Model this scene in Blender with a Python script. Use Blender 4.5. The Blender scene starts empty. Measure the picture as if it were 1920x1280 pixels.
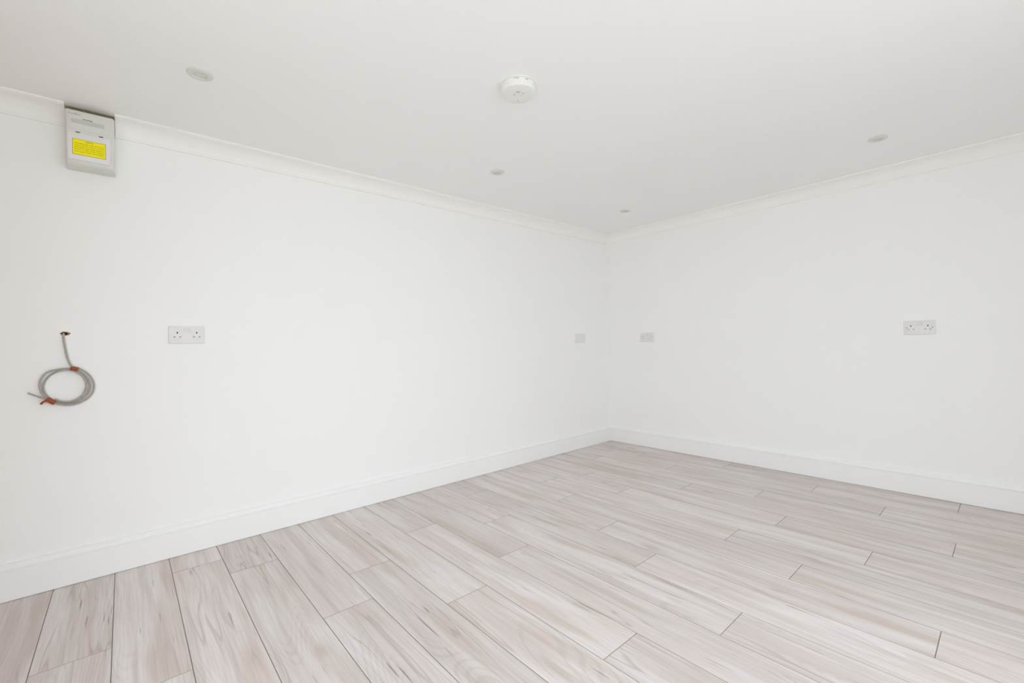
import bpy, bmesh, math, random
from mathutils import Vector, Matrix

scene = bpy.context.scene
COL = scene.collection

# ------------------------------------------------------------------ camera
F_PX, PX, PY = 828.578, 964.185, 644.381          # focal length and principal point in 1920x1280 pixels
YAW, PITCH, ROLL = 0.847109, 0.000663, -0.022511
CAM = Vector((-3.70551, -2.73952, 1.0))
fw = Vector((math.cos(YAW) * math.cos(PITCH), math.sin(YAW) * math.cos(PITCH), math.sin(PITCH)))
r0 = Vector((math.sin(YAW), -math.cos(YAW), 0.0))
u0 = r0.cross(fw)
RT = math.cos(ROLL) * r0 + math.sin(ROLL) * u0
UP = -math.sin(ROLL) * r0 + math.cos(ROLL) * u0
cd = bpy.data.cameras.new('camera')
cam = bpy.data.objects.new('camera', cd)
COL.objects.link(cam)
cd.sensor_fit = 'HORIZONTAL'
cd.sensor_width = 36.0
cd.lens = F_PX / 1920 * 36.0
cd.shift_x = -(PX - 960) / 1920
cd.shift_y = (PY - 640) / 1920
cd.clip_start = 0.02
cam.matrix_world = Matrix(((RT.x, UP.x, -fw.x, CAM.x), (RT.y, UP.y, -fw.y, CAM.y), (RT.z, UP.z, -fw.z, CAM.z), (0, 0, 0, 1)))
scene.camera = cam


def on_left_wall(px, py, off=0.0):
    """photo pixel -> point on the plane y = -off (the left wall is y = 0)"""
    d = (px - PX) / F_PX * RT + (PY - py) / F_PX * UP + fw
    return CAM + d * ((-off - CAM.y) / d.y)


# ------------------------------------------------------------------ room size
XN, YR, HC = -4.420, -3.45, 2.0703                 # near side wall, rear wall, ceiling height
T = 0.12                                           # wall thickness
WX0, WX1, WZ0, WZ1 = -4.20, -1.80, 0.0, 1.99       # glazed opening in the rear wall
GY0, GY1 = -3.33, -1.62                            # glazed opening in the near side wall

# ------------------------------------------------------------------ daylight
world = bpy.data.worlds.new('overcast_sky')
scene.world = world
world.use_nodes = True
bg = world.node_tree.nodes['Background']
bg.inputs['Color'].default_value = (0.955, 1.008, 1.085, 1)
bg.inputs['Strength'].default_value = 1.0
for pw, ploc, prot in ((WX1 - WX0, ((WX0 + WX1) / 2, YR - T - 0.02, (WZ0 + WZ1) / 2), (math.radians(90), 0, 0)),
                       (GY1 - GY0, (XN - T - 0.02, (GY0 + GY1) / 2, (WZ0 + WZ1) / 2), (math.radians(90), 0, math.radians(-90)))):
    pl = bpy.data.lights.new('window_portal', 'AREA')     # guides the sky light through the glazing
    pl.shape = 'RECTANGLE'
    pl.size = pw
    pl.size_y = WZ1 - WZ0
    pl.cycles.is_portal = True
    po = bpy.data.objects.new('window_portal', pl)
    po.location = ploc
    po.rotation_euler = prot                       # faces into the room
    COL.objects.link(po)

scene.view_settings.view_transform = 'Standard'
scene.view_settings.look = 'None'
scene.view_settings.gamma = 1.0
scene.view_settings.use_curve_mapping = False
scene.view_settings.exposure = 1.69
scene.cycles.max_bounces = 16
scene.cycles.diffuse_bounces = 12
scene.cycles.glossy_bounces = 3
scene.cycles.transparent_max_bounces = 8
scene.cycles.use_denoising = True


# ------------------------------------------------------------------ materials
def lin(c):
    return tuple(((v / 255) / 12.92 if v / 255 <= 0.04045 else ((v / 255 + 0.055) / 1.055) ** 2.4) for v in c)


def new_mat(name):
    m = bpy.data.materials.new(name)
    m.use_nodes = True
    nt = m.node_tree
    return m, nt, nt.nodes['Principled BSDF']


def N(nt, kind, **kw):
    n = nt.nodes.new(kind)
    for k, v in kw.items():
        setattr(n, k, v)
    return n


def plain(name, rgb, rough=0.5, spec=0.3, var=0.02, scale=40.0, bump=0.0, bscale=300.0):
    """one-colour paint or plastic with a faint noise in tone and optional fine relief"""
    m, nt, b = new_mat(name)
    c = lin(rgb)
    tc = N(nt, 'ShaderNodeTexCoord')
    no = N(nt, 'ShaderNodeTexNoise')
    no.inputs['Scale'].default_value = scale
    no.inputs['Detail'].default_value = 2
    nt.links.new(tc.outputs['Object'], no.inputs['Vector'])
    mx = N(nt, 'ShaderNodeMix', data_type='RGBA')
    mx.inputs['A'].default_value = tuple(v * (1 - var) for v in c) + (1,)
    mx.inputs['B'].default_value = tuple(min(1, v * (1 + var)) for v in c) + (1,)
    nt.links.new(no.outputs['Fac'], mx.inputs['Factor'])
    nt.links.new(mx.outputs['Result'], b.inputs['Base Color'])
    b.inputs['Roughness'].default_value = rough
    b.inputs['Specular IOR Level'].default_value = spec
    if bump:
        n2 = N(nt, 'ShaderNodeTexNoise')
        n2.inputs['Scale'].default_value = bscale
        n2.inputs['Detail'].default_value = 3
        nt.links.new(tc.outputs['Object'], n2.inputs['Vector'])
        bp = N(nt, 'ShaderNodeBump')
        bp.inputs['Strength'].default_value = bump
        bp.inputs['Distance'].default_value = 0.001
        nt.links.new(n2.outputs['Fac'], bp.inputs['Height'])
        nt.links.new(bp.outputs['Normal'], b.inputs['Normal'])
    return m


M_WALL = plain('wall_emulsion', (247, 247, 246), 0.9, 0.15, 0.006, 3.0)
M_CEIL = plain('ceiling_emulsion', (246, 246, 245), 0.95, 0.1, 0.006, 3.0)
M_TRIM = plain('satin_trim_paint', (246, 246, 245), 0.45, 0.3, 0.006, 6.0)
M_COVE = plain('coving_paint', (247, 247, 245), 0.85, 0.15, 0.006, 6.0)
M_PLAS = plain('broken_plaster', (150, 112, 76), 0.95, 0.1, 0.25, 160.0, 0.6, 400)
M_SHADE = plain('gap_shade', (196, 184, 162), 0.95, 0.1, 0.2, 60.0, 0.3, 300)  # brown that paints shade into the gap over the consumer unit
M_UNDER = plain('underlay', (120, 110, 104), 0.95, 0.1, 0.05)
M_GROOVE = plain('plank_bevel', (168, 156, 148), 0.7, 0.2, 0.1, 60)
M_SOCKET = plain('white_plastic', (233, 232, 230), 0.35, 0.4, 0.01)
M_SWITCH = plain('white_switch_plastic', (226, 225, 223), 0.3, 0.4, 0.01)
M_HOLE = plain('socket_hole', (38, 36, 34), 0.8, 0.1, 0.1)
M_PIN = plain('pin_shutter', (128, 126, 124), 0.6, 0.2, 0.05)
M_SCREW = plain('plated_screw', (120, 117, 112), 0.35, 0.6, 0.05)
M_UNIT = plain('grey_white_plastic', (222, 222, 216), 0.45, 0.35, 0.01)
M_FLAP = plain('flap_plastic', (231, 229, 229), 0.35, 0.4, 0.01)
M_STRIP = plain('label_strip', (203, 203, 195), 0.6, 0.2, 0.04, 300)
M_YEL = plain('yellow_label', (255, 240, 0), 0.5, 0.3, 0.02)
M_BLK = plain('black_print', (58, 56, 44), 0.7, 0.2, 0.05)
M_INK = plain('grey_print', (128, 127, 122), 0.7, 0.2, 0.05)
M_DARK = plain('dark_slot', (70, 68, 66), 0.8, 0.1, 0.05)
M_ALARM = plain('alarm_plastic', (236, 236, 234), 0.4, 0.35, 0.005)
M_ALARMG = plain('alarm_mark', (170, 169, 165), 0.6, 0.2, 0.05)
M_BEZEL = plain('downlight_bezel', (220, 220, 215), 0.35, 0.4, 0.01)
M_LENS = plain('downlight_lens', (216, 215, 205), 0.25, 0.5, 0.05, 120)
M_CABLE = plain('grey_cable_sheath', (172, 167, 160), 0.5, 0.3, 0.06, 60)
M_TAPE = plain('brown_tape', (150, 76, 36), 0.45, 0.4, 0.2, 90)
M_BOUNCE_OAK = plain('bounce_door_oak', (154, 116, 82), 0.5, 0.3, 0.15, 12)
M_FRAME = plain('white_window_frame', (236, 236, 236), 0.35, 0.4, 0.01)
M_METAL = plain('satin_metal', (180, 178, 174), 0.3, 0.6, 0.02)
M_PAVE = plain('pale_paving', (222, 219, 213), 0.9, 0.1, 0.06, 4)

# thin clear glass
M_GLASS, nt, b = new_mat('window_glass')
nt.nodes.remove(b)
tr = N(nt, 'ShaderNodeBsdfTransparent')
tr.inputs['Color'].default_value = (0.97, 0.98, 0.97, 1)
gl = N(nt, 'ShaderNodeBsdfGlossy')
gl.inputs['Roughness'].default_value = 0.02
ms = N(nt, 'ShaderNodeMixShader')
ms.inputs['Fac'].default_value = 0.05
nt.links.new(tr.outputs[0], ms.inputs[1])
nt.links.new(gl.outputs[0], ms.inputs[2])
nt.links.new(ms.outputs[0], nt.nodes['Material Output'].inputs['Surface'])


def wood_material():
    m, nt, b = new_mat('pale_wood_laminate')
    L = nt.links.new

    def math_(op, a, b_=None, c=None, clamp=False):
        n = N(nt, 'ShaderNodeMath', operation=op, use_clamp=clamp)
        for i, v in enumerate((a, b_, c)):
            if v is None:
                continue
            if isinstance(v, (int, float)):
                n.inputs[i].default_value = v
            else:
                L(v, n.inputs[i])
        return n.outputs[0]

    def noise(vec, scale, detail=2.0, rough=0.5, dist=0.0):
        n = N(nt, 'ShaderNodeTexNoise')
        n.inputs['Scale'].default_value = scale
        n.inputs['Detail'].default_value = detail
        n.inputs['Roughness'].default_value = rough
        n.inputs['Distortion'].default_value = dist
        L(vec, n.inputs['Vector'])
        return n.outputs['Fac']

    def stretch(vec, sx, sy):
        n = N(nt, 'ShaderNodeVectorMath', operation='MULTIPLY')
        L(vec, n.inputs[0])
        n.inputs[1].default_value = (sx, sy, 1)
        return n.outputs[0]

    def smooth(v, lo, hi):
        n = N(nt, 'ShaderNodeMapRange', interpolation_type='SMOOTHSTEP')
        L(v, n.inputs['Value'])
        n.inputs['From Min'].default_value = lo
        n.inputs['From Max'].default_value = hi
        return n.outputs['Result']

    def mix(fac, a, c):
        n = N(nt, 'ShaderNodeMix', data_type='RGBA')
        if isinstance(fac, (int, float)):
            n.inputs['Factor'].default_value = fac
        else:
            L(fac, n.inputs['Factor'])
        for key, v in (('A', a), ('B', c)):
            if isinstance(v, tuple):
                n.inputs[key].default_value = lin(v) + (1,)
            else:
                L(v, n.inputs[key])
        return n.outputs['Result']

    tc = N(nt, 'ShaderNodeTexCoord')
    oi = N(nt, 'ShaderNodeObjectInfo')
    rnd = oi.outputs['Random']
    cb = N(nt, 'ShaderNodeCombineXYZ')
    L(math_('MULTIPLY', rnd, 91.7), cb.inputs[0])
    L(math_('MULTIPLY', rnd, 47.3), cb.inputs[1])
    L(math_('MULTIPLY', rnd, 23.1), cb.inputs[2])
    ad = N(nt, 'ShaderNodeVectorMath', operation='ADD')
    L(tc.outputs['Object'], ad.inputs[0])
    L(cb.outputs[0], ad.inputs[1])
    P = ad.outputs[0]
    # slow sideways wander of the grain
    wn = N(nt, 'ShaderNodeTexNoise')
    wn.inputs['Scale'].default_value = 2.6
    wn.inputs['Detail'].default_value = 1.0
    L(stretch(P, 1.0, 0.55), wn.inputs['Vector'])
    cw = N(nt, 'ShaderNodeCombineXYZ')
    L(math_('MULTIPLY', math_('SUBTRACT', wn.outputs['Fac'], 0.5), 0.045), cw.inputs[0])
    aw = N(nt, 'ShaderNodeVectorMath', operation='ADD')
    L(P, aw.inputs[0])
    L(cw.outputs[0], aw.inputs[1])
    W = aw.outputs[0]

    patch = smooth(noise(stretch(W, 1, 0.16), 9.0, 2.0), 0.38, 0.62)
    band = smooth(noise(stretch(W, 1, 0.035), 30.0, 2.0, 0.6), 0.44, 0.66)
    warm = smooth(noise(stretch(W, 1, 0.13), 12.0, 2.0), 0.53, 0.70)
    fine = noise(stretch(W, 1, 0.018), 300.0, 2.0, 0.65)
    grain = smooth(noise(stretch(W, 1, 0.03), 110.0, 1.0, 0.6), 0.46, 0.68)
    # cathedral figure: contour lines of a stretched slow noise, only in some places
    hill = noise(stretch(W, 1, 0.16), 6.0, 0.0)
    ring = math_('SINE', math_('MULTIPLY', hill, 210.0))
    ring = smooth(ring, 0.0, 1.0)
    ringm = smooth(noise(stretch(P, 1, 0.4), 3.4, 1.0), 0.54, 0.66)
    ringa = math_('MULTIPLY', ring, ringm)
    # short dark splits along the grain
    split = smooth(noise(stretch(W, 1, 0.035), 120.0, 1.0), 0.69, 0.74)
    splitm = smooth(noise(stretch(P, 1, 0.35), 6.0, 1.0), 0.53, 0.64)
    splita = math_('MULTIPLY', split, splitm)
    # long soft dark veins
    vein = math_('ABSOLUTE', math_('SUBTRACT', noise(stretch(W, 1, 0.06), 13.0, 2.0), 0.5))
    vein = math_('SUBTRACT', 1.0, smooth(vein, 0.0, 0.016))
    veinm = smooth(noise(stretch(P, 1, 0.3), 4.5, 1.0), 0.48, 0.60)
    veina = math_('MULTIPLY', vein, veinm)
    # a few small knots
    vo = N(nt, 'ShaderNodeTexVoronoi')
    vo.inputs['Scale'].default_value = 3.6
    L(stretch(W, 1, 0.55), vo.inputs['Vector'])
    halo = math_('SUBTRACT', 1.0, smooth(vo.outputs['Distance'], 0.02, 0.16))
    core = math_('SUBTRACT', 1.0, smooth(vo.outputs['Distance'], 0.0, 0.035))
    keep = smooth(noise(P, 1.9, 0.0), 0.50, 0.56)
    halo = math_('MULTIPLY', halo, keep)
    core = math_('MULTIPLY', core, keep)

    col = mix(patch, COLS['pale'], COLS['mid'])
    col = mix(math_('MULTIPLY', band, 0.60), col, COLS['taupe'])
    col = mix(math_('MULTIPLY', warm, 0.60), col, COLS['warm'])
    col = mix(math_('MULTIPLY', ringa, 0.19), col, COLS['line'])
    col = mix(math_('MULTIPLY', grain, 0.14), col, COLS['line'])
    col = mix(math_('MULTIPLY', math_('SUBTRACT', fine, 0.38, clamp=True), 0.70), col, COLS['line'])
    col = mix(math_('MULTIPLY', veina, 0.46), col, COLS['line'])
    col = mix(math_('MULTIPLY', halo, 0.45), col, COLS['warm2'])
    col = mix(math_('MULTIPLY', splita, 0.70), col, COLS['split'])
    col = mix(math_('MULTIPLY', core, 0.65), col, COLS['split'])
    # board-to-board tone
    hs = N(nt, 'ShaderNodeHueSaturation')
    L(col, hs.inputs['Color'])
    L(math_('MULTIPLY_ADD', rnd, 0.09, 0.955), hs.inputs['Value'])
    L(hs.outputs['Color'], b.inputs['Base Color'])
    b.inputs['Roughness'].default_value = 0.42
    b.inputs['Specular IOR Level'].default_value = 0.35
    return m


COLS = {'pale': (230, 225, 224), 'mid': (222, 213, 211), 'taupe': (206, 195, 191), 'warm': (205, 190, 178),
        'warm2': (182, 164, 150), 'line': (172, 158, 151), 'split': (118, 102, 94)}
M_WOOD = wood_material()


# ------------------------------------------------------------------ mesh helpers
def box(bm, x0, x1, y0, y1, z0, z1, mi=0):
    v = [bm.verts.new(p) for p in ((x0, y0, z0), (x1, y0, z0), (x1, y1, z0), (x0, y1, z0),
                                   (x0, y0, z1), (x1, y0, z1), (x1, y1, z1), (x0, y1, z1))]
    for q in ((0, 3, 2, 1), (4, 5, 6, 7), (0, 1, 5, 4), (1, 2, 6, 5), (2, 3, 7, 6), (3, 0, 4, 7)):
        bm.faces.new([v[i] for i in q]).material_index = mi
    return v


def bevel(bm, w, seg=2):
    bmesh.ops.bevel(bm, geom=list(bm.edges), offset=w, segments=seg, profile=0.5, affect='EDGES', clamp_overlap=True)


def rbox(x0, x1, y0, y1, z0, z1, w=0.002, seg=2):
    bm = bmesh.new()
    box(bm, x0, x1, y0, y1, z0, z1)
    bevel(bm, w, seg)
    return bm


def plate(x0, x1, z0, z1, y_back, y_front, r, ch, seg=5):
    """rounded-corner plate lying in XZ, its front (towards -Y) edge chamfered by ch"""
    bm = bmesh.new()

    def loop(ins, y):
        rr = max(r - ins, 0.0004)
        out = []
        for cx, cz, a0 in ((x1 - r, z1 - r, 0), (x0 + r, z1 - r, 90), (x0 + r, z0 + r, 180), (x1 - r, z0 + r, 270)):
            for k in range(seg + 1):
                a = math.radians(a0 + 90 * k / seg)
                out.append(bm.verts.new((cx + rr * math.cos(a), y, cz + rr * math.sin(a))))
        return out
    ls = [loop(0, y_back), loop(0, y_front + ch), loop(ch * 0.35, y_front + ch * 0.35), loop(ch, y_front)]
    n = len(ls[0])
    for a, c in zip(ls[:-1], ls[1:]):
        for i in range(n):
            bm.faces.new((a[i], a[(i + 1) % n], c[(i + 1) % n], c[i]))
    bm.faces.new(ls[-1])
    bm.faces.new(list(reversed(ls[0])))
    bmesh.ops.recalc_face_normals(bm, faces=bm.faces)
    return bm


def tube(pts, rad, seg=10, flat=1.0):
    """round tube along a list of points; rad a number or list"""
    bm = bmesh.new()
    pts = [Vector(p) for p in pts]
    rings = []
    nrm = None
    for i, p in enumerate(pts):
        t = (pts[min(i + 1, len(pts) - 1)] - pts[max(i - 1, 0)]).normalized()
        if nrm is None:
            nrm = t.cross(Vector((0, 1, 0)))
            if nrm.length < 0.2:
                nrm = t.cross(Vector((1, 0, 0)))
        nrm = (nrm - t * nrm.dot(t)).normalized()
        bn = t.cross(nrm)
        r_ = rad[i] if isinstance(rad, (list, tuple)) else rad
        rings.append([bm.verts.new(p + (nrm * math.cos(2 * math.pi * k / seg) * flat + bn * math.sin(2 * math.pi * k / seg)) * r_) for k in range(seg)])
    for a, c in zip(rings[:-1], rings[1:]):
        for k in range(seg):
            bm.faces.new((a[k], a[(k + 1) % seg], c[(k + 1) % seg], c[k]))
    bm.faces.new(list(reversed(rings[0])))
    bm.faces.new(rings[-1])
    bmesh.ops.recalc_face_normals(bm, faces=bm.faces)
    return bm


def lathe(prof, seg=48):
    """revolve (radius, z) about Z; first and last points may have radius 0"""
    bm = bmesh.new()
    rings = []
    for r_, z in prof:
        if r_ < 1e-6:
            rings.append([bm.verts.new((0, 0, z))])
        else:
            rings.append([bm.verts.new((r_ * math.cos(2 * math.pi * k / seg), r_ * math.sin(2 * math.pi * k / seg), z)) for k in range(seg)])
    for a, c in zip(rings[:-1], rings[1:]):
        for k in range(seg):
            k2 = (k + 1) % seg
            if len(a) == 1:
                bm.faces.new((a[0], c[k2], c[k]))
            elif len(c) == 1:
                bm.faces.new((a[k], a[k2], c[0]))
            else:
                bm.faces.new((a[k], a[k2], c[k2], c[k]))
    bmesh.ops.recalc_face_normals(bm, faces=bm.faces)
    return bm


def run(prof, place, t0, t1, m0=0, m1=0):
    """extrude a (out, height) profile along a wall; place(t, out, z) -> point.
    m0 / m1 = 1 for a mitred end (shortened by the distance out from the wall)"""
    bm = bmesh.new()
    a = [bm.verts.new(place(t0 + m0 * u, u, z)) for u, z in prof]
    c = [bm.verts.new(place(t1 - m1 * u, u, z)) for u, z in prof]
    n = len(prof)
    for i in range(n):
        bm.faces.new((a[i], a[(i + 1) % n], c[(i + 1) % n], c[i]))
    bm.faces.new(a)
    bm.faces.new(list(reversed(c)))
    bmesh.ops.recalc_face_normals(bm, faces=bm.faces)
    return bm


def obj(name, bm, mat, parent=None, smooth=False, loc=None):
    me = bpy.data.meshes.new(name)
    bm.to_mesh(me)
    bm.free()
    for m in (mat if isinstance(mat, (list, tuple)) else [mat]):
        me.materials.append(m)
    if smooth:
        for p in me.polygons:
            p.use_smooth = True
        try:
            me.set_sharp_from_angle(angle=math.radians(32))
        except Exception:
            pass
    o = bpy.data.objects.new(name, me)
    COL.objects.link(o)
    if parent is not None:
        o.parent = parent
    if loc is not None:
        o.location = loc
    return o


def struct(name, bm, mat, **kw):
    o = obj(name, bm, mat, **kw)
    o['kind'] = 'structure'
    return o


def thing(name, label, cat, loc, rotz=0.0, group=None):
    o = bpy.data.objects.new(name, None)
    o.empty_display_size = 0.05
    COL.objects.link(o)
    o.location = loc
    o.rotation_euler = (0, 0, rotz)
    o['label'] = label
    o['category'] = cat
    if group:
        o['group'] = group
    return o


def text_bm(body, size, x, y, z, align='LEFT', width=None):
    """lettering in the XZ plane facing -Y, as mesh"""
    cu = bpy.data.curves.new('lettering', 'FONT')
    cu.body = body
    cu.size = size
    cu.align_x = align
    cu.resolution_u = 2
    o = bpy.data.objects.new('lettering', cu)
    COL.objects.link(o)
    dg = bpy.context.evaluated_depsgraph_get()
    me = o.evaluated_get(dg).to_mesh()
    bm = bmesh.new()
    bm.from_mesh(me)
    o.evaluated_get(dg).to_mesh_clear()
    bpy.data.objects.remove(o)
    bpy.data.curves.remove(cu)
    sx = 1.0
    if width and bm.verts:
        w = max(v.co.x for v in bm.verts) - min(v.co.x for v in bm.verts)
        sx = width / w
    for v in bm.verts:
        v.co = Vector((x + v.co.x * sx, y, z + v.co.y))
    return bm


# ------------------------------------------------------------------ the room
# left wall, with the ragged hole the cable comes out of
rng = random.Random(4)
bm = bmesh.new()
hc = on_left_wall(121.0, 625.5)
hx, hz = hc.x, hc.z
x0, x1, z0, z1 = XN - T, T, -0.03, HC
sq = 0.05
xs, zs = (x0, hx - sq, hx + sq, x1), (z0, hz - sq, hz + sq, z1)
g = {(i, k): bm.verts.new((xs[i], 0, zs[k])) for i in range(4) for k in range(4)}
for i in range(3):
    for k in range(3):
        if (i, k) != (1, 1):
            bm.faces.new((g[i, k], g[i + 1, k], g[i + 1, k + 1], g[i, k + 1]))
nh = 16
hole = []
for k in range(nh):
    a = 2 * math.pi * k / nh - math.radians(135)
    rx, rz = 0.0125 * rng.uniform(0.75, 1.15), 0.0068 * rng.uniform(0.7, 1.2)
    hole.append(bm.verts.new((hx + rx * math.cos(a), 0, hz + rz * math.sin(a))))
corner = [g[1, 1], g[2, 1], g[2, 2], g[1, 2]]
for s in range(4):
    c0, c1 = corner[s], corner[(s + 1) % 4]
    seg4 = [hole[(s * 4 + j) % nh] for j in range(5)]
    bm.faces.new([c0, c1] + list(reversed(seg4)))
deep = [bm.verts.new((hx + (v.co.x - hx) * 0.6, 0.02, hz + (v.co.z - hz) * 0.6)) for v in hole]
for k in range(nh):
    bm.faces.new((hole[k], hole[(k + 1) % nh], deep[(k + 1) % nh], deep[k])).material_index = 1
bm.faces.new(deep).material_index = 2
bk = [bm.verts.new(p) for p in ((x0, T, z0), (x1, T, z0), (x1, T, z1), (x0, T, z1))]
bm.faces.new(bk)
bm.faces.new([g[0, 0], g[1, 0], g[2, 0], g[3, 0], bk[1], bk[0]])
bm.faces.new([g[0, 3], g[1, 3], g[2, 3], g[3, 3], bk[2], bk[3]])
bm.faces.new([g[0, 0], g[0, 1], g[0, 2], g[0, 3], bk[3], bk[0]])
bm.faces.new([g[3, 0], g[3, 1], g[3, 2], g[3, 3], bk[2], bk[1]])
bmesh.ops.recalc_face_normals(bm, faces=bm.faces)
wall_left = struct('wall_left', bm, [M_WALL, M_PLAS, M_DARK])
# crumbled plaster lip round the hole
bm = bmesh.new()
inner, outer = [], []
for k in range(22):
    a = 2 * math.pi * k / 22
    j = rng.uniform(0.85, 1.2)
    inner.append(bm.verts.new((hx + 0.0095 * j * math.cos(a), -0.0012, hz + 0.005 * j * math.sin(a))))
    outer.append(bm.verts.new((hx + 0.0015 + 0.0165 * j * math.cos(a), 0.0002, hz + 0.0085 * j * math.sin(a))))
for k in range(22):
    bm.faces.new((inner[k], inner[(k + 1) % 22], outer[(k + 1) % 22], outer[k]))
bmesh.ops.recalc_face_normals(bm, faces=bm.faces)
obj('plaster_lip', bm, M_PLAS, parent=wall_left)

bm = bmesh.new(); box(bm, 0, T, YR - T, 0, -0.03, HC); struct('wall_right', bm, M_WALL)
bm = bmesh.new()
box(bm, XN - T, WX0, YR - T, YR, -0.03, HC)
box(bm, WX1, 0, YR - T, YR, -0.03, HC)
box(bm, WX0, WX1, YR - T, YR, WZ1, HC)
struct('wall_rear', bm, M_WALL)
DY0, DY1, DZ = -0.98, -0.16, 1.93                  # opening for the added door in the near side wall
bm = bmesh.new()
box(bm, XN - T, XN, YR, GY0, -0.03, HC)
box(bm, XN - T, XN, GY1, DY0, -0.03, HC)
box(bm, XN - T, XN, GY0, GY1, WZ1, HC)
box(bm, XN - T, XN, DY1, 0, -0.03, HC)
box(bm, XN - T, XN, DY0, DY1, DZ, HC)
struct('wall_near', bm, M_WALL)
bm = bmesh.new(); box(bm, XN - T, T, YR - T, T, HC, HC + 0.15); ceiling = struct('ceiling', bm, M_CEIL)

# floor: underlay slab with every plank on it
bm = bmesh.new(); box(bm, XN - T, 0, YR - T, 0, -0.05, -0.0085)
floor = struct('floor', bm, M_UNDER)
SEAM = [-4.418, -4.3350, -4.1405, -3.9465, -3.7520, -3.5585, -3.3665, -3.1690, -2.9765, -2.7840, -2.5900, -2.4030, -2.2110, -2.0250,
        -1.8420, -1.6550, -1.4800, -1.2925, -1.1180, -0.9310, -0.7400, -0.5710, -0.3790, -0.2200, -0.002]
JOINT = [-0.55, -1.45, -1.10, -0.694, -1.012, -0.208, -0.398, -1.030, -0.781, -1.270, -1.867, -1.123, -2.065, -1.610, -2.561,
         -2.105, -1.767, -2.289, -1.878, -2.540, -1.635, -2.227, -1.850, -2.515]
BOARD = 1.302
gap, ch = 0.00022, 0.0012
for c in range(len(JOINT)):
    a, e = SEAM[c] + gap, SEAM[c + 1] - gap
    ys = [JOINT[c] + BOARD * k for k in range(-3, 4)]
    cuts = [YR + 0.002] + [y for y in ys if YR + 0.05 < y < -0.05] + [-0.002]
    cuts.sort()
    for y0, y1 in zip(cuts[:-1], cuts[1:]):
        y0, y1 = y0 + gap, y1 - gap
        cx, cy = (a + e) / 2, (y0 + y1) / 2
        hx_, hy_ = (e - a) / 2, (y1 - y0) / 2
        bm = bmesh.new()
        rects = [[bm.verts.new((sx * (hx_ - i), sy * (hy_ - i), z)) for sx, sy in ((-1, -1), (1, -1), (1, 1), (-1, 1))]
                 for i, z in ((0, -0.008), (0, -0.0014), (ch, 0.0))]
        for q, (lo, hi) in enumerate(zip(rects[:-1], rects[1:])):
            for k in range(4):
                bm.faces.new((lo[k], lo[(k + 1) % 4], hi[(k + 1) % 4], hi[k])).material_index = 1
        bm.faces.new(rects[-1])
        obj('plank', bm, [M_WOOD, M_GROOVE], parent=floor, loc=(cx, cy, 0))

# paving outside the glazed doors
bm = bmesh.new(); box(bm, -24, 16, -24, 16, -0.12, -0.06); struct('ground', bm, M_PAVE)

# skirting boards
SK = [(0, 0.0018), (0.018, 0.0018), (0.018, 0.1200), (0.0150, 0.1212), (0.0150, 0.1238), (0.0198, 0.1256), (0.0206, 0.1300),
      (0.0192, 0.1360), (0.0158, 0.1412), (0.0118, 0.1442), (0.0100, 0.1462), (0.0100, 0.1500), (0, 0.1500)]
pL = lambda t, u, z: (t, -u, z)
pR = lambda t, u, z: (-u, t, z)
pB = lambda t, u, z: (t, YR + u, z)
pN = lambda t, u, z: (XN + u, t, z)
struct('baseboard_left', run(SK, pL, XN, 0, 1, 1), M_TRIM)
struct('baseboard_right', run(SK, pR, YR, 0, 1, 1), M_TRIM)
struct('baseboard_near', run(SK, pN, GY1 + 0.002, DY0 - 0.062, 0, 0), M_TRIM)
struct('baseboard_rear', run(SK, pB, WX1 + 0.002, 0, 0, 1), M_TRIM)

# coving; cut away for the fuse box on the left wall
CV = [(0, HC - 0.0755), (0.0085, HC - 0.0755), (0.0085, HC - 0.0690)]
for k in range(9):
    a = math.radians(90 * k / 8)
    CV.append((0.0105 + 0.070 * (1 - math.cos(a)), HC - 0.0665 + 0.0555 * math.sin(a)))
CV += [(0.0850, HC - 0.0085), (0.0905, HC - 0.0062), (0.0905, HC), (0, HC)]
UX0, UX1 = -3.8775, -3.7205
bm = bmesh.new()                                   # brown strips, the shade of the gap above the unit painted in
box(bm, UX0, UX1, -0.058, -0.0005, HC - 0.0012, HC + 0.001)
obj('gap_shade', bm, M_SHADE, parent=ceiling)
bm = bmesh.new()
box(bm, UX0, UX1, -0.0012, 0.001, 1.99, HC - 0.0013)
obj('gap_shade', bm, M_SHADE, parent=wall_left)
struct('trim_1', run(CV, pL, XN, UX0 - 0.0015, 1, 0), M_COVE, smooth=True)
struct('trim_2', run(CV, pL, UX1 + 0.0015, 0, 0, 1), M_COVE, smooth=True)
struct('trim_3', run(CV, pR, YR, 0, 1, 1), M_COVE, smooth=True)
struct('trim_4', run(CV, pN, YR, 0, 1, 1), M_COVE, smooth=True)
struct('trim_5', run(CV, pB, XN, 0, 1, 1), M_COVE, smooth=True)

# unseen oak door in the near side wall, added for its warm, dim bounce
bm = bmesh.new()
for q in ((DY0 - 0.06, DY0, 0.0018, DZ + 0.06), (DY1, DY1 + 0.06, 0.0018, DZ + 0.06), (DY0, DY1, DZ, DZ + 0.06)):
    box(bm, XN, XN + 0.016, q[0], q[1], q[2], q[3])
door = struct('bounce_door_1', bm, M_TRIM)
dl = obj('bounce_door_leaf', rbox(XN - 0.045, XN - 0.005, DY0 + 0.003, DY1 - 0.003, 0.004, DZ - 0.003, 0.002), M_BOUNCE_OAK, parent=door)
obj('bounce_door_handle', tube([(XN - 0.006, DY0 + 0.07, 1.0), (XN + 0.045, DY0 + 0.07, 1.0), (XN + 0.05, DY0 + 0.08, 1.0), (XN + 0.05, DY0 + 0.18, 1.0)], 0.009, 10), M_METAL, parent=dl, smooth=True)

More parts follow.
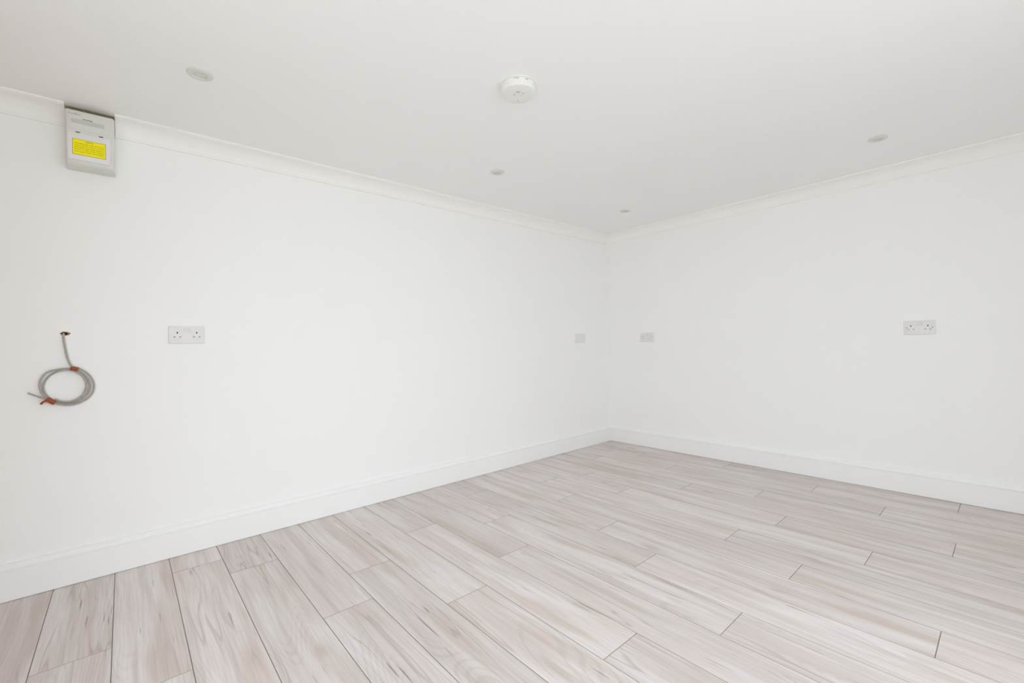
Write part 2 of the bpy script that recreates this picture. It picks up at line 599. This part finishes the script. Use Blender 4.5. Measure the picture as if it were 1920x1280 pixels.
# glazed sliding doors in the rear wall and the near side wall
def glazing(name, a, e, place, n):
    fwid, bm = 0.06, bmesh.new()

    def pbox(bm, t0, t1, d0, d1, z0, z1):
        p, q = place(t0, d0), place(t1, d1)
        box(bm, min(p[0], q[0]), max(p[0], q[0]), min(p[1], q[1]), max(p[1], q[1]), z0, z1)
    pbox(bm, a, e, 0.03, 0.09, WZ1 - fwid, WZ1)
    pbox(bm, a, e, 0.03, 0.09, WZ0, WZ0 + 0.04)
    step = (e - a - fwid) / n
    for k in range(n + 1):
        pbox(bm, a + k * step, a + k * step + fwid, 0.03, 0.09, WZ0 + 0.04, WZ1 - fwid)
    win = struct(name, bm, M_FRAME)
    for k in range(n):
        bm = bmesh.new()
        pbox(bm, a + k * step + fwid, a + (k + 1) * step, 0.058, 0.064, WZ0 + 0.04, WZ1 - fwid)
        obj('pane', bm, M_GLASS, parent=win)


glazing('window_1', WX0, WX1, lambda t, d: (t, YR - d), 2)
glazing('window_2', GY0, GY1, lambda t, d: (XN - d, t), 2)

# ------------------------------------------------------------------ consumer unit on the left wall
unit = thing('consumer_unit', 'small white consumer unit with yellow caution label, tight under the ceiling', 'fuse box', (UX0, 0, 1.8105))
UW, UH, UD = UX1 - UX0, 0.2345, 0.100              # local: x 0..UW, y 0..-UD, z 0..UH
bm = bmesh.new()
box(bm, 0, UW, -0.062, 0, 0, UH)
bevel(bm, 0.002, 2)
obj('back_box', bm, M_UNIT, parent=unit, smooth=True)
obj('front_cover', plate(0, UW, 0.0, UH, -0.0615, -UD, 0.009, 0.010, 6), M_UNIT, parent=unit, smooth=True)
zt = lambda z: z - 1.8105
xt = lambda x: x - UX0
up = obj('upper_panel', plate(0.012, UW - 0.012, zt(1.9585), UH - 0.012, -UD + 0.002, -UD - 0.0015, 0.004, 0.001), M_UNIT, parent=unit, smooth=True)
obj('label_strip', plate(xt(-3.858), xt(-3.7535), zt(1.9855), zt(2.0035), -UD - 0.001, -UD - 0.0021, 0.004, 0.0002), M_STRIP, parent=up)
obj('brand_lettering', text_bm('FuseBox', 0.0085, xt(-3.8655), -UD - 0.0017, zt(2.0215), 'LEFT', 0.036), M_INK, parent=up)
bm = bmesh.new()
xx = xt(-3.8215)
for k in range(9):                                 # illegible small heading above the strip
    w = rng.uniform(0.0022, 0.0036)
    box(bm, xx, xx + w, -UD - 0.0018, -UD - 0.0012, zt(2.0062), zt(2.0088))
    xx += w + 0.0006
obj('strip_heading', bm, M_DARK, parent=up)
flap = obj('flap_door', plate(xt(-3.8705), xt(-3.7345), zt(1.8290), zt(1.9440), -UD + 0.002, -UD - 0.0050, 0.007, 0.003), M_FLAP, parent=unit, smooth=True)
for hx0 in (-3.8440, -3.7715):
    obj('hinge_slot', rbox(xt(hx0), xt(hx0 + 0.0135), -UD - 0.0022, -UD + 0.001, zt(1.9470), zt(1.9500), 0.0004, 1), M_DARK, parent=unit)
yx0, yx1, yz0, yz1 = xt(-3.8545), xt(-3.7510), zt(1.8510), zt(1.9175)
fy = -UD - 0.0050
bm = bmesh.new(); box(bm, yx0, yx1, fy - 0.0003, fy + 0.0005, yz0, yz1)
obj('label_border', bm, M_BLK, parent=flap)
bm = bmesh.new(); box(bm, yx0 + 0.0011, yx1 - 0.0011, fy - 0.0005, fy, yz0 + 0.0011, yz1 - 0.0011)
obj('caution_label', bm, M_YEL, parent=flap)
LBL = [('CAUTION', 0.0078, 0.026, yz1 - 0.0105),
       ('This installation has wiring colours to two', 0.0058, 0.092, yz1 - 0.0200),
       ('versions of BS 7671. Great care should be', 0.0058, 0.092, yz1 - 0.0285),
       ('taken before undertaking extension,', 0.0058, 0.092, yz1 - 0.0370),
       ('alteration or repair that all conductors', 0.0058, 0.092, yz1 - 0.0455),
       ('are correctly identified.', 0.0058, 0.092, yz1 - 0.0540)]
bm = bmesh.new()
for body, size, wid, z in LBL:
    t = text_bm(body, size, (yx0 + yx1) / 2, fy - 0.0007, z, 'CENTER', wid)
    me = bpy.data.meshes.new('tmp'); t.to_mesh(me); t.free(); bm.from_mesh(me); bpy.data.meshes.remove(me)
obj('caution_lettering', bm, M_BLK, parent=flap)


# ------------------------------------------------------------------ sockets and plates
def double_socket(label, loc, rotz, screws):
    t = thing('double_socket', label, 'socket', loc, rotz, 'double sockets on the white walls')
    D = -0.0095
    obj('face_plate', plate(-0.073, 0.073, -0.043, 0.043, 0, D, 0.0045, 0.0030), M_SOCKET, parent=t, smooth=True)
    for sx, rx in ((-0.039, -0.0075), (0.039, 0.0095)):
        obj('outlet_face', plate(sx - 0.0195, sx + 0.0195, -0.0235, 0.0225, D + 0.001, D - 0.0007, 0.006, 0.0006), M_SOCKET, parent=t, smooth=True)
        obj('earth_slot', rbox(sx - 0.0024, sx + 0.0024, D - 0.0010, D, 0.0062, 0.0142, 0.0003, 1), M_HOLE, parent=t)
        for dx in (-0.0112, 0.0112):
            obj('pin_slot', rbox(sx + dx - 0.0034, sx + dx + 0.0034, D - 0.0010, D, -0.0126, -0.0084, 0.0003, 1), M_PIN, parent=t)
        bm = bmesh.new()
        w = 0.0062
        v = [bm.verts.new(p) for p in ((rx - w, D + 0.001, 0.0125), (rx + w, D + 0.001, 0.0125), (rx + w, D + 0.001, 0.0335), (rx - w, D + 0.001, 0.0335),
                                       (rx - w, D - 0.0008, 0.0125), (rx + w, D - 0.0008, 0.0125), (rx + w, D - 0.0036, 0.0335), (rx - w, D - 0.0036, 0.0335))]
        for q in ((0, 3, 2, 1), (4, 5, 6, 7), (0, 1, 5, 4), (1, 2, 6, 5), (2, 3, 7, 6), (3, 0, 4, 7)):
            bm.faces.new([v[i] for i in q])
        bevel(bm, 0.0004, 1)
        obj('rocker_switch', bm, M_SWITCH, parent=t)
        if screws:
            s = math.copysign(0.0603, sx)
            bm = lathe([(0, 0.0), (0.0029, 0.0), (0.0029, 0.0008), (0.0020, 0.0012), (0, 0.0012)], 14)
            bmesh.ops.rotate(bm, verts=bm.verts, cent=(0, 0, 0), matrix=Matrix.Rotation(math.radians(90), 3, 'X'))
            bmesh.ops.translate(bm, verts=bm.verts, vec=(s, D, 0.0))
            obj('screw', bm, M_SCREW, parent=t, smooth=True)
    return t


double_socket('white double socket on the same wall as the coiled grey cable', (-3.4675, 0, 1.0830), 0, False)
double_socket('white double socket close to the room corner, across it from the blank plate', (0, -0.4445, 1.0365), -math.pi / 2, True)
double_socket('white double socket with dark screws, far along its wall from the room corner', (0, -2.3505, 1.0465), -math.pi / 2, True)

t = thing('blank_plate', 'blank white wall plate without holes, close to the room corner', 'wall plate', (-0.4485, 0, 1.0410))
obj('face_plate', plate(-0.070, 0.070, -0.043, 0.043, 0, -0.0095, 0.0045, 0.0030), M_SOCKET, parent=t, smooth=True)
for s in (-0.0603, 0.0603):
    bm = lathe([(0, 0.0), (0.0032, 0.0), (0.0032, 0.0006), (0, 0.0008)], 14)
    bmesh.ops.rotate(bm, verts=bm.verts, cent=(0, 0, 0), matrix=Matrix.Rotation(math.radians(90), 3, 'X'))
    bmesh.ops.translate(bm, verts=bm.verts, vec=(s, -0.0095, 0.0))
    obj('screw_cap', bm, M_SOCKET, parent=t, smooth=True)


# ------------------------------------------------------------------ ceiling downlights
def downlight(label, x, y):
    t = thing('downlight', label, 'downlight', (x, y, HC), 0, 'recessed ceiling downlights, switched off')
    R = 0.0440
    obj('bezel', lathe([(0.0225, 0.0), (0.0225, -0.0030), (0.0240, -0.0062), (0.0275, -0.0072), (0.0350, -0.0066), (0.0415, -0.0046), (R, -0.0018), (R, 0.0)]), M_BEZEL, parent=t, smooth=True)
    obj('lens', lathe([(0.0235, 0.0), (0.0235, -0.0022), (0.0200, -0.0030), (0.0100, -0.0036), (0, -0.0038)]), M_LENS, parent=t, smooth=True)
    return t


downlight('round white recessed downlight in the ceiling beside the consumer unit', -3.467, -0.672)
downlight('round white recessed downlight between the smoke alarm and the coving', -1.948, -0.630)
downlight('round white recessed downlight in the ceiling corner above the blank plate', -0.608, -0.645)
downlight('round white recessed downlight above the double socket with dark screws', -0.622, -2.266)

# ------------------------------------------------------------------ smoke alarm
t = thing('smoke_alarm', 'round white smoke alarm on the ceiling', 'smoke alarm', (-2.463, -1.393, HC), math.radians(-41))
obj('base_plate', lathe([(0, 0), (0.0742, 0), (0.0742, -0.0026), (0.0735, -0.0034), (0, -0.0038)], 64), M_ALARM, parent=t, smooth=True)
body = obj('alarm_body', lathe([(0, -0.0046), (0.0716, -0.0042), (0.0724, -0.0050), (0.0724, -0.0300), (0.0718, -0.0330), (0.0698, -0.0352),
                                (0.0672, -0.0362), (0.0400, -0.0378), (0, -0.0382)], 64), M_ALARM, parent=t, smooth=True)
obj('neck', lathe([(0, -0.0030), (0.0705, -0.0030), (0.0705, -0.0050), (0, -0.0050)], 48), M_ALARMG, parent=t, smooth=True)
bz = -0.0383
obj('test_mark', rbox(-0.0085, 0.0085, -0.0235, -0.0195, bz - 0.0012, bz + 0.001, 0.0004, 1), M_ALARMG, parent=body)
for x, y, r_ in ((-0.017, -0.006, 0.0024), (0.021, -0.012, 0.0028), (-0.013, 0.004, 0.0016), (0.013, 0.004, 0.0016)):
    bm = lathe([(0, bz + 0.001), (r_, bz + 0.001), (r_, bz - 0.0006), (0, bz - 0.0008)], 12)
    bmesh.ops.translate(bm, verts=bm.verts, vec=(x, y, 0))
    obj('sounder_hole', bm, M_ALARMG, parent=body)
bm = lathe([(0, bz + 0.003), (0.003, bz + 0.003), (0.003, bz), (0, bz - 0.0002)], 12)
bmesh.ops.translate(bm, verts=bm.verts, vec=(0.0, 0.047, 0.0005))
obj('indicator_lamp', bm, M_ALARMG, parent=body)
for a, w in ((-96, 0.010), (-62, 0.007)):
    bm = rbox(0.0705, 0.0730, -w, w, -0.0125, -0.0095, 0.0004, 1)
    bmesh.ops.rotate(bm, verts=bm.verts, cent=(0, 0, 0), matrix=Matrix.Rotation(math.radians(a), 3, 'Z'))
    obj('side_vent', bm, M_ALARMG, parent=body)

# ------------------------------------------------------------------ coil of cable hanging out of the wall
org = on_left_wall(125, 722)
org = Vector((org.x, 0, org.z))
coil = thing('cable_coil', 'coiled grey cable bound with brown tape, hanging from a hole in the wall', 'cable', org)
W_ = lambda px, py, off: on_left_wall(px, py, off) - org
pts = [Vector((hx - 0.002, 0.012, hz)) - org, Vector((hx - 0.003, -0.003, hz - 0.001)) - org, W_(118.6, 630.5, 0.010), W_(119.6, 640, 0.012),
       W_(121.6, 650, 0.011), W_(124.2, 662, 0.010), W_(127.0, 673, 0.010), W_(130.5, 683, 0.012), W_(135.5, 688.5, 0.014)]
LOOPS = [(85.5, 162.5, 692.8, 753.0), (80.3, 168.3, 690.8, 756.3), (74.2, 176.4, 686.6, 759.2)]
DEP = [0.015, 0.008, 0.013]
steps = 44
a0 = math.radians(-72)
for s in range(int(steps * 2.60)):
    q = s / steps
    i = min(int(q), 2)
    fr = min(1.0, max(0.0, (q - i - 0.80) / 0.20))
    fr = fr * fr * (3 - 2 * fr)
    A, B = LOOPS[2 - i], LOOPS[max(1 - i, 0)]
    l, r_, tp, bt = [A[k] + (B[k] - A[k]) * fr for k in range(4)]
    dep = DEP[2 - i] + (DEP[max(1 - i, 0)] - DEP[2 - i]) * fr
    an = a0 + 2 * math.pi * q
    wob = 0.7 * math.sin(an * 2 + i * 1.7)
    dent = (2.8 if q > 0.85 else 0.0) * max(0.0, math.cos(an - math.radians(218))) ** 3
    pts.append(W_((l + r_) / 2 + ((r_ - l) / 2 + wob - dent) * math.cos(an), (tp + bt) / 2 + ((bt - tp) / 2 - dent) * math.sin(an), dep))
# smooth the joins, then let the free end run out to the left
sm = [pts[0], pts[1]] + [(pts[i - 1] + pts[i] * 2 + pts[i + 1]) / 4 for i in range(2, len(pts) - 1)]
obj('cable', tube(sm, 0.0040, 10), M_CABLE, parent=coil, smooth=True)
end = [W_(101, 753.5, 0.017), W_(90, 749.5, 0.018), W_(78, 745.5, 0.018), W_(66, 741.5, 0.017), W_(52.5, 736.5, 0.016)]
obj('cable_end', tube(end, [0.0036, 0.0036, 0.0035, 0.0034, 0.0034], 10), M_CABLE, parent=coil, smooth=True)
w1 = [W_(131.5, 690.2, 0.014), W_(134.5, 690.6, 0.014), W_(139, 691.0, 0.014), W_(143.5, 691.9, 0.014), W_(146.8, 692.7, 0.014)]
obj('tape_wrap', tube(w1, [0.0085, 0.0095, 0.0098, 0.0098, 0.0090], 14), M_TAPE, parent=coil, smooth=True)
w2 = [W_(87.6, 747.2, 0.016), W_(91, 749.3, 0.016), W_(96, 751.8, 0.016), W_(100, 753.7, 0.016), W_(103.6, 755.2, 0.016)]
obj('tape_wrap', tube(w2, [0.0088, 0.0106, 0.0100, 0.0106, 0.0098], 14), M_TAPE, parent=coil, smooth=True)
w3 = [W_(90.5, 751.6, 0.024), W_(85, 751.8, 0.024), W_(80.5, 753.6, 0.022), W_(76.3, 757.6, 0.020)]
obj('tape_tail', tube(w3, [0.0040, 0.0040, 0.0042, 0.0042], 10), M_TAPE, parent=coil, smooth=True)
